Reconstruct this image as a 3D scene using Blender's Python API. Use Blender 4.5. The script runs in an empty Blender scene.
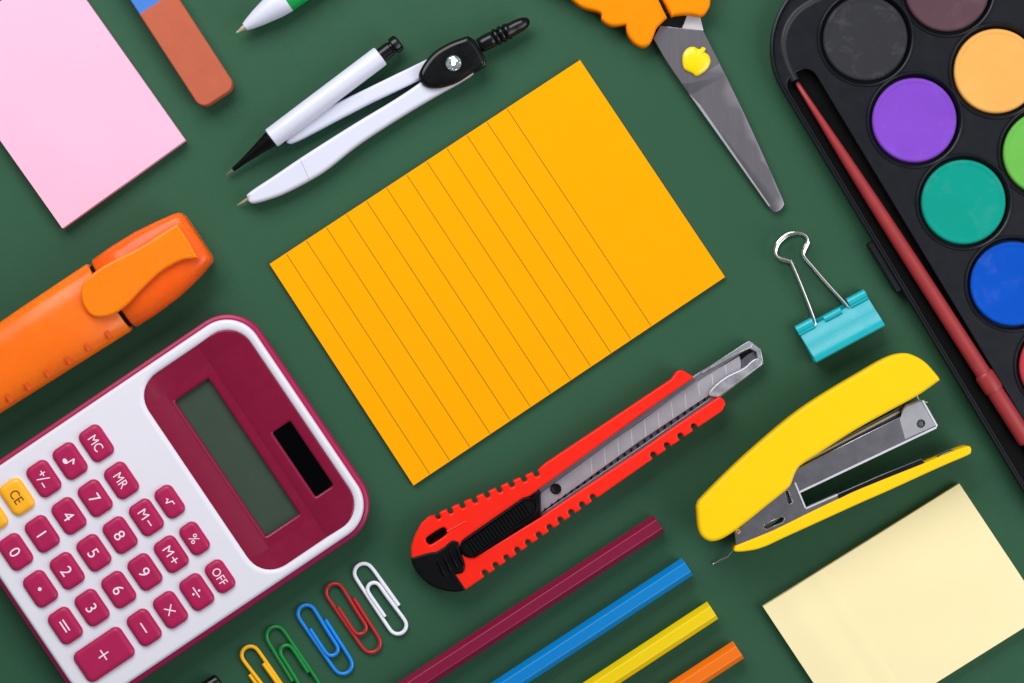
import bpy, bmesh, math, random
from mathutils import Vector, noise
from mathutils.geometry import tessellate_polygon
random.seed(7)
SC = bpy.context.scene
COL = SC.collection
S = 0.0003                    # metres per photo pixel on the table
CX, CY = 512.0, 341.5
LENS = 100.0
H = 1024 * LENS / 36.0        # camera height, in the same pixel units

# ------------------------------------------------------------------ camera
cd = bpy.data.cameras.new('camera')
cam = bpy.data.objects.new('camera', cd); COL.objects.link(cam)
cam.location = (0, 0, H * S)
cd.lens = LENS; cd.sensor_width = 36
cd.clip_start = 0.01; cd.clip_end = 50
SC.camera = cam
# ------------------------------------------------------------------ world and lamps
w = bpy.data.worlds.new('World'); SC.world = w; w.use_nodes = True
bgn = w.node_tree.nodes['Background']
bgn.inputs[1].default_value = 1.0
# studio surroundings: dim overhead, broad bright patch added at right to light metal reflections
_N, _L = w.node_tree.nodes, w.node_tree.links
_g = _N.new('ShaderNodeTexCoord'); _d = _N.new('ShaderNodeVectorMath'); _d.operation = 'DOT_PRODUCT'
_d.inputs[1].default_value = Vector((0.56, 0.10, 0.82)).normalized()
_r = _N.new('ShaderNodeMapRange'); _r.interpolation_type = 'SMOOTHSTEP'; _r.inputs[1].default_value = 0.84; _r.inputs[2].default_value = 0.98
_r.inputs[3].default_value = 0.0; _r.inputs[4].default_value = 1.0
_m = _N.new('ShaderNodeMix'); _m.data_type = 'RGBA'; _m.inputs[6].default_value = (0.16, 0.18, 0.20, 1); _m.inputs[7].default_value = (1.0, 1.02, 1.05, 1)
_L.new(_g.outputs['Generated'], _d.inputs[0]); _L.new(_d.outputs['Value'], _r.inputs[0]); _L.new(_r.outputs[0], _m.inputs[0]); _L.new(_m.outputs[2], bgn.inputs[0])
def softbox(name, px, py, z, tx, ty, sx, sy, watts, col):
    l = bpy.data.lights.new(name, 'AREA'); l.shape = 'RECTANGLE'
    l.size = sx * S; l.size_y = sy * S; l.energy = watts; l.color = col
    o = bpy.data.objects.new(name, l); COL.objects.link(o)
    o.location = ((px - CX) * S, (CY - py) * S, z * S)
    tgt = Vector(((tx - CX) * S, (CY - ty) * S, 0))
    o.rotation_euler = (tgt - o.location).to_track_quat('-Z', 'Y').to_euler()
softbox('softbox_key', -100, -1050, 1350, 440, -80, 1800, 1200, 3.7, (1.0, 0.985, 0.97))
softbox('softbox_fill', 2200, 850, 1350, 820, 250, 1400, 1400, 2.1, (0.97, 0.985, 1.0))
SC.view_settings.view_transform = 'Standard'; SC.view_settings.look = 'None'
SC.view_settings.exposure = 0.0; SC.view_settings.gamma = 1.0
SC.cycles.max_bounces = 8

# ------------------------------------------------------------------ materials
def lin(c):
    r = []
    for x in c[:3]:
        x = x / 255.0
        r.append(x / 12.92 if x <= 0.04045 else ((x + 0.055) / 1.055) ** 2.4)
    return (*r, 1.0)
MATS = {}
def mat(name, rgb, rough=0.5, metal=0.0, var=0.05, vsize=60, bump=0.0, bsize=4, spec=0.5, coat=0.0, sss=0.0, sssr=6, rvar=0.06, aniso=None, trans=0.0):
    """Plastic, paper or metal: base colour with a little mottling, uneven gloss, a fine bump. Sizes in pixels."""
    if name in MATS: return MATS[name]
    m = bpy.data.materials.new(name); m.use_nodes = True; MATS[name] = m
    nt = m.node_tree; N = nt.nodes; L = nt.links
    b = N['Principled BSDF']
    tc = N.new('ShaderNodeTexCoord')
    c = lin(rgb)
    n1 = N.new('ShaderNodeTexNoise'); n1.inputs['Scale'].default_value = 1 / (S * vsize); n1.inputs['Detail'].default_value = 5
    L.new(tc.outputs['Object'], n1.inputs['Vector'])
    mr = N.new('ShaderNodeMapRange'); mr.inputs[1].default_value = 0.3; mr.inputs[2].default_value = 0.7
    mr.inputs[3].default_value = 1 - var; mr.inputs[4].default_value = 1 + var
    L.new(n1.outputs[0], mr.inputs[0])
    hs = N.new('ShaderNodeHueSaturation'); hs.inputs['Color'].default_value = c
    L.new(mr.outputs[0], hs.inputs['Value'])
    L.new(hs.outputs[0], b.inputs['Base Color'])
    n2 = N.new('ShaderNodeTexNoise'); n2.inputs['Scale'].default_value = 1 / (S * 14); n2.inputs['Detail'].default_value = 6
    if aniso:
        mp = N.new('ShaderNodeMapping'); mp.inputs['Rotation'].default_value = (0, 0, math.radians(aniso[0])); mp.inputs['Scale'].default_value = (aniso[1], aniso[2], 1)
        L.new(tc.outputs['Object'], mp.inputs[0]); L.new(mp.outputs[0], n2.inputs['Vector'])
    else:
        L.new(tc.outputs['Object'], n2.inputs['Vector'])
    mr2 = N.new('ShaderNodeMapRange'); mr2.inputs[1].default_value = 0.3; mr2.inputs[2].default_value = 0.7
    mr2.inputs[3].default_value = max(0.02, rough - rvar); mr2.inputs[4].default_value = min(1, rough + rvar)
    L.new(n2.outputs[0], mr2.inputs[0]); L.new(mr2.outputs[0], b.inputs['Roughness'])
    b.inputs['Metallic'].default_value = metal
    b.inputs['Specular IOR Level'].default_value = spec
    b.inputs['Coat Weight'].default_value = coat; b.inputs['Coat Roughness'].default_value = 0.12
    if sss:
        b.inputs['Subsurface Weight'].default_value = sss
        b.inputs['Subsurface Radius'].default_value = (1.0, 0.32, 0.06)
        b.inputs['Subsurface Scale'].default_value = sssr * S
    if trans:
        b.inputs['Transmission Weight'].default_value = trans
    if bump:
        n3 = N.new('ShaderNodeTexNoise'); n3.inputs['Scale'].default_value = 1 / (S * bsize); n3.inputs['Detail'].default_value = 4
        L.new(tc.outputs['Object'], n3.inputs['Vector'])
        bp = N.new('ShaderNodeBump'); bp.inputs['Strength'].default_value = bump; bp.inputs['Distance'].default_value = S * 0.6
        L.new(n3.outputs[0], bp.inputs['Height']); L.new(bp.outputs[0], b.inputs['Normal'])
    return m

M = dict(
    green=mat('green_card', (42, 84, 60), 0.64, var=0.04, vsize=160, bump=0.28, bsize=2.6, spec=0.24),
    pink=mat('pink_paper', (248, 184, 210), 0.8, var=0.012, vsize=70, bump=0.15, bsize=5, spec=0.1),
    cream=mat('cream_paper', (251, 235, 184), 0.8, var=0.012, vsize=70, bump=0.15, bsize=5, spec=0.1),
    card=mat('orange_card', (255, 167, 0), 0.75, var=0.012, vsize=80, bump=0.12, bsize=4, spec=0.06),
    ink=mat('ruling_ink', (140, 118, 16), 0.8, spec=0.1),
    rubber=mat('terracotta_rubber', (184, 94, 68), 0.8, var=0.04, vsize=20, bump=0.4, bsize=3, spec=0.25),
    rubberb=mat('blue_rubber', (70, 124, 205), 0.8, var=0.04, vsize=20, bump=0.4, bsize=3, spec=0.25),
    white=mat('white_plastic', (214, 216, 232), 0.38, var=0.01, bump=0.02),
    seam=mat('seam_grey', (176, 177, 192), 0.5, spec=0.2),
    cwhite=mat('calculator_white', (225, 223, 233), 0.42, var=0.008, bump=0.04, bsize=2.5),
    maroon=mat('maroon_plastic', (138, 12, 56), 0.36, spec=0.25, var=0.02, bump=0.03),
    bezel=mat('bezel_maroon', (128, 14, 52), 0.24, var=0.02, bump=0.015, spec=0.4),
    shell=mat('shell_maroon', (160, 26, 80), 0.36, var=0.02, spec=0.3),
    key=mat('key_maroon', (174, 34, 84), 0.34, spec=0.25, var=0.04, vsize=20, bump=0.05, bsize=3),
    keyy=mat('key_amber', (255, 180, 30), 0.38, var=0.03, vsize=20, bump=0.05),
    keyink=mat('key_legend', (250, 226, 240), 0.5, var=0.0),
    keydark=mat('amber_legend', (110, 62, 20), 0.5, var=0.0),
    lcd=mat('lcd_glass', (58, 72, 59), 0.22, var=0.02, spec=0.6),
    solar=mat('solar_cell', (2, 2, 3), 0.12, var=0.02, spec=0.1),
    black=mat('black_plastic', (8, 8, 10), 0.22, spec=0.35, var=0.05, bump=0.02),
    mblack=mat('matt_black_plastic', (6, 6, 8), 0.4, spec=0.16, var=0.05, bump=0.08),
    pal=mat('palette_black', (18, 19, 26), 0.34, spec=0.3, var=0.05, vsize=40, bump=0.03),
    palsoft=mat('palette_soft_black', (30, 31, 38), 0.5, var=0.05, spec=0.5),
    paldeep=mat('palette_deep_black', (3, 3, 4), 0.5, var=0.05, spec=0.1),
    hl=mat('highlighter_orange', (255, 118, 20), 0.27, var=0.08, vsize=60, sss=0.6, sssr=20, spec=0.3),
    hlcap=mat('highlighter_cap_orange', (255, 100, 16), 0.26, var=0.08, vsize=40, sss=0.6, sssr=18, spec=0.3),
    hlclip=mat('highlighter_clip_orange', (255, 132, 12), 0.30, var=0.02, sss=0.4, sssr=8, spec=0.3),
    hlmark=mat('highlighter_rib_orange', (228, 88, 18), 0.4),
    sor=mat('scissor_orange', (255, 144, 0), 0.45, var=0.015, sss=0.2, sssr=5, spec=0.1),
    apple=mat('apple_yellow', (255, 222, 0), 0.22, var=0.01, sss=0.1, sssr=3),
    steel=mat('brushed_steel', (150, 146, 153), 0.26, metal=1, var=0.04, vsize=50, bump=0.12, bsize=80, rvar=0.04),
    steelb=mat('bright_steel', (226, 226, 232), 0.5, metal=0.9, var=0.04, rvar=0.05),
    steeld=mat('dull_steel', (120, 120, 126), 0.38, metal=1, var=0.08, vsize=25, rvar=0.1),
    lipm=mat('crimped_steel', (176, 176, 183), 0.46, metal=1, var=0.18, vsize=14, bump=0.8, bsize=12, rvar=0.12),
    scis=mat('scissor_steel', (146, 140, 147), 0.33, metal=1, var=0.03, vsize=60, bump=0.05, bsize=80, rvar=0.018, aniso=(-28, 6, 0.3)),
    score=mat('score_line', (214, 212, 220), 0.5, metal=0.2, spec=0.3),
    satin=mat('satin_steel', (176, 174, 180), 0.5, metal=0.85, var=0.05, vsize=20),
    blade=mat('blade_steel', (178, 174, 182), 0.5, metal=0.75, var=0.05, vsize=20, bump=0.05),
    rail=mat('rail_steel', (128, 126, 134), 0.42, metal=0.9, var=0.08, vsize=20),
    chrome=mat('chrome', (235, 232, 228), 0.12, metal=1, var=0.03, rvar=0.04),
    crystal=mat('crystal_facets', (225, 240, 245), 0.08, metal=0.8, var=0.3, vsize=3, rvar=0.0),
    brass=mat('pale_brass', (222, 210, 178), 0.35, metal=0.7, var=0.03),
    redp=mat('knife_red', (250, 34, 12), 0.38, var=0.02, bump=0.03, sss=0.1, sssr=4, spec=0.3),
    cyan=mat('cyan_enamel', (10, 176, 190), 0.3, var=0.02, spec=0.4),
    yel=mat('stapler_yellow', (255, 208, 0), 0.42, var=0.012, bump=0.03, spec=0.2),
    brushred=mat('brush_red', (160, 50, 53), 0.45, var=0.05, vsize=20, bump=0.06),
    hair=mat('bristle_black', (14, 12, 12), 0.6, bump=0.6, bsize=2),
    wood=mat('pencil_wood', (214, 170, 120), 0.7, var=0.1, vsize=12),
    gpen=mat('pen_green', (20, 170, 80), 0.3),
)

# ------------------------------------------------------------------ geometry helpers
class Thing:
    """Local frame: u along direction `ang` in the photo, v to its right-hand side (photo y points down), z up; all in pixels.
    zref is the height above the table at which the outline was measured."""
    def __init__(s, name, label, cat, base, ang=0.0, zref=0.0, group=None, single=False):
        a = math.radians(ang); s.c, s.s = math.cos(a), math.sin(a); s.k = 1 - zref / H
        s.name, s.label, s.cat, s.group = name, label, cat, group
        s.bu, s.bv = s.c * base[0] + s.s * base[1], -s.s * base[0] + s.c * base[1]
        s.loc = (((base[0] - CX) * s.k) * S, ((CY - base[1]) * s.k) * S, 0)
        s.rot = -a
        s.root = None
        if not single:
            s.root = bpy.data.objects.new(name, None); COL.objects.link(s.root)
            s.root.empty_display_size = 0.005
            s.place(s.root); s.tag(s.root)
    def place(s, o): o.location = s.loc; o.rotation_euler = (0, 0, s.rot)
    def tag(s, o):
        o['label'] = s.label; o['category'] = s.cat
        if s.group: o['group'] = s.group
    def L(s, x, y, z=None):
        if z is not None:
            f = (1 - z / H) / s.k; x = CX + (x - CX) * f; y = CY + (y - CY) * f
        return (s.c * x + s.s * y, -s.s * x + s.c * y)
    def O(s, pts, z=None):
        return [s.L(p[0], p[1], z) + tuple(p[2:]) for p in pts]
    def add(s, name, bm, m, parent=None, smooth=35, origin=None, label=None):
        """bm in absolute local pixel coordinates -> mesh object, child of the thing (or of `parent`)."""
        bmesh.ops.remove_doubles(bm, verts=bm.verts, dist=0.002)
        bmesh.ops.recalc_face_normals(bm, faces=bm.faces)
        for v in bm.verts:
            u, vv, z = v.co
            v.co = ((u - s.bu) * s.k * S, -(vv - s.bv) * s.k * S, z * S)
        bmesh.ops.reverse_faces(bm, faces=bm.faces)
        bmesh.ops.recalc_face_normals(bm, faces=bm.faces)
        th = math.radians(smooth)
        for f in bm.faces: f.smooth = f.normal.z < 0.99995 and f.normal.z > -0.99995
        for e in bm.edges:
            if len(e.link_faces) != 2 or e.calc_face_angle(0) > th: e.smooth = False
        me = bpy.data.meshes.new(name); bm.to_mesh(me); bm.free()
        ms = m if isinstance(m, (list, tuple)) else [m]
        for x in ms: me.materials.append(x)
        o = bpy.data.objects.new(name, me); COL.objects.link(o)
        if parent is not None: o.parent = parent
        elif s.root is not None: o.parent = s.root
        else: s.place(o); s.tag(o)
        if label: o['label'] = label
        return o

def arc(cx, cy, r, a0, a1, n):
    return [(cx + r * math.cos(math.radians(a0 + (a1 - a0) * i / n)), cy + r * math.sin(math.radians(a0 + (a1 - a0) * i / n))) for i in range(n + 1)]
def rrect(u0, u1, v0, v1, r, i=0.0, n=8):
    u0 += i; u1 -= i; v0 += i; v1 -= i; r = max(r - i, 0.05)
    return arc(u1 - r, v1 - r, r, 0, 90, n) + arc(u0 + r, v1 - r, r, 90, 180, n) + arc(u0 + r, v0 + r, r, 180, 270, n) + arc(u1 - r, v0 + r, r, 270, 360, n)
def circle(cx, cy, r, n=48):
    return [(cx + r * math.cos(2 * math.pi * k / n), cy + r * math.sin(2 * math.pi * k / n)) for k in range(n)]
def sm(pts, n=5, closed=True):
    """Smooth a traced outline; a point with a third value keeps its corner."""
    P = [tuple(p) for p in pts]; N_ = len(P); out = []
    rng = range(N_) if closed else range(N_ - 1)
    for i in rng:
        p1, p2 = P[i], P[(i + 1) % N_]
        p0 = P[(i - 1) % N_] if (closed or i > 0) else p1
        p3 = P[(i + 2) % N_] if (closed or i + 2 < N_) else p2
        if len(p1) > 2 : p0 = p1
        if len(p2) > 2 : p3 = p2
        straight = len(p1) > 2 and len(p2) > 2
        for k in range(1 if straight else n):
            t = k / n
            q = []
            for d in (0, 1):
                a, b, c, e = p0[d], p1[d], p2[d], p3[d]
                q.append(0.5 * (2 * b + (c - a) * t + (2 * a - 5 * b + 4 * c - e) * t * t + (3 * b - a - 3 * c + e) * t ** 3))
            out.append(tuple(q))
    if not closed: out.append(P[-1][:2])
    return out
def loft(loops, bm=None, cap0=True, cap1=True, mi=0):
    """loops: equal-length lists of (u, v, z)."""
    bm = bm or bmesh.new(); R = []
    for lp in loops: R.append([bm.verts.new(p) for p in lp])
    n = len(R[0])
    for a, b in zip(R, R[1:]):
        for i in range(n):
            f = bm.faces.new((a[i], a[(i + 1) % n], b[(i + 1) % n], b[i])); f.material_index = mi
    if cap0: bm.faces.new(R[0]).material_index = mi
    if cap1: bm.faces.new(R[-1]).material_index = mi
    return bm
def zl(o, z): return [(p[0], p[1], z) for p in o]
def rloft(u0, u1, v0, v1, r, prof, bm=None, n=8):
    return loft([zl(rrect(u0, u1, v0, v1, r, i, n), z) for i, z in prof], bm)
def disc(cx, cy, prof, n=48, bm=None):
    return loft([zl(circle(cx, cy, max(r, 0.05), n), z) for r, z in prof], bm)
def area2(o): return sum(a[0] * b[1] - b[0] * a[1] for a, b in zip(o, o[1:] + o[:1]))
def seg_dist(p, a, b):
    ax, ay = a; dx, dy = b[0] - ax, b[1] - ay; l2 = dx * dx + dy * dy
    t = 0 if l2 < 1e-12 else max(0, min(1, ((p[0] - ax) * dx + (p[1] - ay) * dy) / l2))
    return math.hypot(p[0] - ax - t * dx, p[1] - ay - t * dy)
def inset_dirs(o, bev):
    """Per-vertex inward direction and the depth it can take without folding over."""
    n = len(o); r = []
    for i in range(n):
        a, b, c = o[i - 1], o[i], o[(i + 1) % n]
        d1 = Vector((b[0] - a[0], b[1] - a[1])).normalized(); d2 = Vector((c[0] - b[0], c[1] - b[1])).normalized()
        n1 = Vector((-d1.y, d1.x)); n2 = Vector((-d2.y, d2.x)); m = n1 + n2
        if m.length < 1e-3: m = n1.copy()
        m.normalize(); m = m * min(1.6, 1 / max(0.3, m.dot(n1)))
        d = bev
        for _ in range(12):
            q = (b[0] + m.x * d, b[1] + m.y * d)
            dm = min(seg_dist(q, o[k - 1], o[k]) for k in range(n))
            if dm >= 0.82 * d: break
            d *= 0.8
        r.append((m, d))
    ds = [x[1] for x in r]
    for _ in range(2): ds = [min(ds[i], (ds[i - 1] + ds[i] + ds[(i + 1) % n]) / 3) for i in range(n)]
    return [(m, d) for (m, _), d in zip(r, ds)]
def plate(outlines, z0, z1, bev=0.6, res=2, bm=None, low=None, hole_bev=None):
    """Flat piece with rounded edges; the first outline is the border, the others are holes."""
    bm = bm or bmesh.new(); bev = min(bev, (z1 - z0) * 0.49); low = min(bev, 1.0) if low is None else low
    tops, bots = [], []
    for idx, o in enumerate(outlines):
        cl = []
        for p in o:
            p = (p[0], p[1])
            if not cl or math.dist(p, cl[-1]) > 0.05: cl.append(p)
        while math.dist(cl[0], cl[-1]) < 0.05: cl.pop()
        if (area2(cl) > 0) != (idx == 0): cl.reverse()      # border turns one way, holes the other: material lies left
        D = inset_dirs(cl, bev if idx == 0 or hole_bev is None else hole_bev)
        def ring(f, z): return [bm.verts.new((p[0] + m.x * d * f, p[1] + m.y * d * f, z)) for p, (m, d) in zip(cl, D)]
        R = [ring(low / bev, z0), ring(0, z0 + low)]
        for k in range(res + 1):
            a = math.pi / 2 * k / res
            R.append(ring(1 - math.cos(a), z1 - bev * (1 - math.sin(a))))
        n = len(cl)
        for A, B in zip(R, R[1:]):
            for i in range(n): bm.faces.new((A[i], A[(i + 1) % n], B[(i + 1) % n], B[i]))
        bots.append(R[0]); tops.append(R[-1])
    for rings in (tops, bots):
        flat = [v for r in rings for v in r]
        for tri in tessellate_polygon([[Vector((v.co.x, v.co.y, 0)) for v in r] for r in rings]):
            try: bm.faces.new([flat[k] for k in tri])
            except ValueError: pass
    return bm
def dome(outline, z0, h, bm=None, steps=7, wall=0.35):
    cx = sum(p[0] for p in outline) / len(outline); cy = sum(p[1] for p in outline) / len(outline)
    loops = [zl(outline, z0)]
    for k in range(steps):
        a = math.pi / 2 * k / steps
        f = math.cos(a) ; z = z0 + h * (wall + (1 - wall) * math.sin(a))
        loops.append([(cx + (p[0] - cx) * f, cy + (p[1] - cy) * f, z) for p in outline])
    return loft(loops, bm)
def tube(path, r, n=12, bm=None, cap=True):
    bm = bm or bmesh.new(); P = [Vector(p) for p in path]; rings = []
    up = Vector((0, 0, 1))
    for i, p in enumerate(P):
        t = (P[min(i + 1, len(P) - 1)] - P[max(i - 1, 0)]).normalized()
        s_ = t.cross(up)
        if s_.length < 1e-4: s_ = Vector((1, 0, 0))
        s_.normalize(); q = s_.cross(t)
        rr = r[i] if isinstance(r, (list, tuple)) else r
        rings.append([tuple(p + s_ * (rr * math.cos(2 * math.pi * k / n)) + q * (rr * math.sin(2 * math.pi * k / n))) for k in range(n)])
    return loft(rings, bm, cap, cap)
def lathe(p0, p1, prof, n=24, phase=0.0, bm=None):
    """Turned piece on the line p0 -> p1 (u, v, z); prof: (distance from p0, radius)."""
    a = Vector(p0); t = (Vector(p1) - a).normalized(); s_ = t.cross(Vector((0, 0, 1))).normalized(); q = s_.cross(t)
    rings = []
    for d, r in prof:
        r = max(r, 0.03)
        rings.append([tuple(a + t * d + s_ * (r * math.cos(2 * math.pi * k / n + phase)) + q * (r * math.sin(2 * math.pi * k / n + phase))) for k in range(n)])
    return loft(rings, bm)
def box(u0, u1, v0, v1, z0, z1, b=0.3, bm=None):
    return rloft(u0, u1, v0, v1, b * 1.5, [(b, z0), (0, z0 + b), (0, z1 - b), (b, z1)], bm, n=2)
def bar(p, q, wd, z0, z1, bm=None, ov=0.0):
    """A straight flat bar between two points, width wd."""
    bm = bm or bmesh.new()
    d = Vector((q[0] - p[0], q[1] - p[1])).normalized(); nn = Vector((-d.y, d.x)) * wd / 2
    a = Vector(p) - d * ov; b = Vector(q) + d * ov
    c = [a + nn, b + nn, b - nn, a - nn]
    return loft([[(x.x, x.y, z0) for x in c], [(x.x, x.y, z1) for x in c]], bm)

# ------------------------------------------------------------------ the setting: a sheet of green card
t = Thing('tabletop', '', '', (512, 341), single=True)
bm = bmesh.new(); n = 24; g = {}
for i in range(n + 1):
    for j in range(n + 1):
        g[i, j] = bm.verts.new((-1500 + 4000 * i / n, -1500 + 4000 * j / n, 0))
for i in range(n):
    for j in range(n): bm.faces.new((g[i, j], g[i + 1, j], g[i + 1, j + 1], g[i, j + 1]))
o = t.add('tabletop', bm, M['green'])
for k_ in ('label', 'category'): del o[k_]
o['kind'] = 'structure'

# ------------------------------------------------------------------ note pads and ruled card
def sheet_stack(t, name, corners, z0, z1, m, wave=0.6, crease=None, nu=36, nv=26, seed=0, parent=None):
    """Stack of paper: top surface is a fine grid with a gentle wave; corners in u,v, anticlockwise."""
    A, B, C_, D = [Vector(c) for c in corners]
    bm = bmesh.new(); G = {}
    for i in range(nu + 1):
        for j in range(nv + 1):
            s_, r_ = i / nu, j / nv
            p = (A * (1 - s_) + B * s_) * (1 - r_) + (D * (1 - s_) + C_ * s_) * r_
            z = z1 + wave * noise.noise(Vector((p.x / 60, p.y / 60, seed)))
            if crease:
                for (c0, wd, hh) in crease: z += hh * math.exp(-((s_ - c0) / wd) ** 2)
            G[i, j] = bm.verts.new((p.x, p.y, z))
    for i in range(nu):
        for j in range(nv): bm.faces.new((G[i, j], G[i + 1, j], G[i + 1, j + 1], G[i, j + 1]))
    edge = [(i, 0) for i in range(nu)] + [(nu, j) for j in range(nv)] + [(i, nv) for i in range(nu, 0, -1)] + [(0, j) for j in range(nv, 0, -1)]
    # side wall made of many thin sheets, each very slightly off
    K = max(2, int((z1 - z0) / 1.6)); prev = [G[e] for e in edge]
    cen = (A + B + C_ + D) / 4
    for k in range(1, K + 1):
        f = 1 - k / K
        off = random.uniform(-0.35, 0.35) if k < K else 0
        cur = []
        for e, v in zip(edge, [G[e] for e in edge]):
            d = (Vector(v.co[:2]) - cen).normalized() * off
            cur.append(bm.verts.new((v.co.x + d.x, v.co.y + d.y, z0 + (v.co.z - z0) * f)))
        for i in range(len(edge)):
            j = (i + 1) % len(edge); bm.faces.new((prev[i], prev[j], cur[j], cur[i]))
        prev = cur
    bm.faces.new(prev)
    return t.add(name, bm, m, smooth=25, parent=parent)

t = Thing('note_pad', 'pad of plain pink sticky notes beside the terracotta eraser', 'note pad', (61, 94), zref=15, group='plain note pads', single=True)
sheet_stack(t, 'note_pad', [(62, 228.3), (185, 140), (57.5, -40.3), (-65.5, 48)], 0.3, 13, M['pink'], seed=3, wave=0.7)
t = Thing('note_pad', 'thick pad of pale cream sticky notes below the yellow stapler', 'note pad', (904, 610), zref=10, group='plain note pads', single=True)
sheet_stack(t, 'note_pad', [(763, 606.6), (959.4, 483.6), (1046, 614), (849.4, 737)], 0.3, 10, M['cream'], seed=9, wave=0.7,
            crease=[(0.27, 0.02, 0.7), (0.12, 0.09, 1.5)])

t = Thing('ruled_card', 'orange index card stack with thin ruled lines, in the middle of the table', 'index cards', (497, 272), zref=5)
c4 = [(269.5, 264), (413.5, 485.5), (725, 277), (580, 60)]
body = sheet_stack(t, 'card_stack', c4, 0.3, 4.6, M['card'], seed=5, wave=0.5)
bm = bmesh.new()
for q in range(12):
    x0 = 506.5 - 20.1 * q
    f = (x0 - 269) / 311.0
    a = (269.5 + 310.5 * f, 264 - 204 * f); b = (413.5 + 311.5 * f, 485.5 - 208.5 * f)
    pts = []
    K = 40
    for k in range(K + 1):
        s_ = 0.003 + 0.994 * k / K
        pts.append((a[0] + (b[0] - a[0]) * s_, a[1] + (b[1] - a[1]) * s_))
    prev = None
    for p in pts:
        z = 4.6 + 0.5 * noise.noise(Vector((p[0] / 60, p[1] / 60, 5))) + 0.10
        cur = [bm.verts.new((p[0] - 0.34, p[1] + 0.22, z)), bm.verts.new((p[0] + 0.34, p[1] - 0.22, z))]
        if prev: bm.faces.new((prev[0], prev[1], cur[1], cur[0]))
        prev = cur
o = t.add('ruled_line', bm, M['ink'], parent=body)
o.name = 'printed_ruling'

# ------------------------------------------------------------------ eraser
t = Thing('eraser', 'terracotta and blue rubber eraser between the pink pad and the pens', 'eraser', (184, 52), ang=57, zref=20)
pr = [(3, 0.2), (0.6, 2), (0, 4), (0, 19.4), (0.3, 20.3), (1.2, 21)]
def er(u0, u1, rl, rr, m, nm):
    def out(i):
        a = arc(u1 - rr, -109 - rr, max(rr - i, 0.1), 0, 90, 6) if 0 else None
        r1, r0 = max(rr - i, 0.1), max(rl - i, 0.1)
        U1, U0, V1, V0 = u1 - (i if rr > 1 else 0), u0 + (i if rl > 1 else 0), -109 - i, -150.6 + i
        return arc(U1 - r1, V1 - r1, r1, 0, 90, 6) + arc(U0 + r0, V1 - r0, r0, 90, 180, 6) + arc(U0 + r0, V0 + r0, r0, 180, 270, 6) + arc(U1 - r1, V0 + r1, r1, 270, 360, 6)
    t.add(nm, loft([zl(out(i), z) for i, z in pr]), m)
er(88, 201.5, 0.2, 10, M['rubber'], 'terracotta_end')
er(-35, 88, 10, 0.2, M['rubberb'], 'blue_end')

# ------------------------------------------------------------------ green and white pen (top edge)
t = Thing('ballpoint_pen', 'white and green ballpoint pen tip at the top edge of the picture', 'pen', (262, 14), ang=-35, zref=13)
p0 = t.L(236.5, 33); z = 14
A0 = (p0[0], p0[1], 14); A1 = (p0[0] + 10, p0[1], 14)
t.add('metal_tip', lathe(A0, A1, [(0, 0.3), (0.4, 1.0), (5, 1.9), (7, 2.6), (12, 3.6)]), M['brass'])
t.add('nose_cone', lathe(A0, A1, [(10, 3.4), (10.4, 4.2), (16, 6.2), (26, 9), (38, 11.5), (48, 13.4), (58.8, 14.4), (59.2, 14.2)]), M['white'])
t.add('grip', lathe(A0, A1, [(59.2, 14.3), (59.5, 14.5), (75, 14.4), (120, 14.2), (122, 12.5)]), M['gpen'])
t.add('barrel', lathe(A0, A1, [(122, 12.8), (200, 13), (440, 12), (448, 9), (450, 2)]), M['white'])

# ------------------------------------------------------------------ compass with its pencil
t = Thing('drawing_compass', 'white drawing compass with black hinge and crystal stud', 'compass', (380, 110), zref=14)
leg1 = [(428, 58.5, 1), (340, 101, 1), (318, 112), (300, 126), (287, 139), (288, 143.3), (296, 141.6), (318, 130.5), (339, 119.3), (373, 101.8, 1), (428, 76, 1)]
leg2 = [(419, 83), (392, 101), (355, 123.2), (307, 153.5), (275, 175), (249, 192.5), (247.5, 198), (252, 203.3), (272, 198), (291, 190), (323, 172), (355, 147), (384, 127.5), (416, 107.6), (442, 92.5), (462, 81), (474, 71.5), (465, 62), (440, 66)]
lg = t.add('leg', plate([t.O(sm(leg1, 5), 14)], 3, 15, 3, 4), M['white'], smooth=60)
lg2 = t.add('leg', plate([t.O(sm(leg2, 5), 16)], 2, 17, 3.2, 4), M['white'], smooth=60)
t.add('joint_collar', bar(t.L(300.6, 159.8), t.L(309.5, 179.6), 0.7, 15.9, 17.12), M['seam'], parent=lg2)
t.add('needle', lathe((*t.L(251, 197), 10), (*t.L(236, 205), 5), [(0, 2.0), (6, 1.9), (12, 1.3), (17.5, 0.3)], n=12), M['brass'])
b0 = (*t.L(271.5, 138.5), 16); b1 = (*t.L(380.8, 56), 16)
LB = math.dist(b0[:2], b1[:2])
pb = t.add('pencil_holder', lathe(b0, b1, [(0, 9.6), (0.6, 10.4), (2, 10.6), (LB - 2, 10.6), (LB - 0.6, 10.3), (LB, 9.4)], n=40), M['white'])
t.add('clicker', lathe(b0, b1, [(LB - 1, 7.6), (LB + 12, 7.6), (LB + 13, 6.4), (LB + 14.5, 6.6), (LB + 16, 8.8), (LB + 21, 9), (LB + 23, 7.8), (LB + 23.8, 5)], n=32), M['black'], parent=pb)
t.add('pencil_cone', lathe((*t.L(272.5, 137.7), 16), (*t.L(227, 173.5), 6), [(0, 8.4), (3, 8.2), (20, 5.6), (38, 3.3), (51.5, 2.2), (52, 1.5)], n=32), M['mblack'], parent=pb)
t.add('lead_sleeve', lathe((*t.L(233, 168.8), 7.2), (*t.L(224.5, 175), 5.6), [(0, 2), (5, 1.7), (7, 1.0), (10, 0.5)], n=12), M['chrome'], parent=pb)
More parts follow.
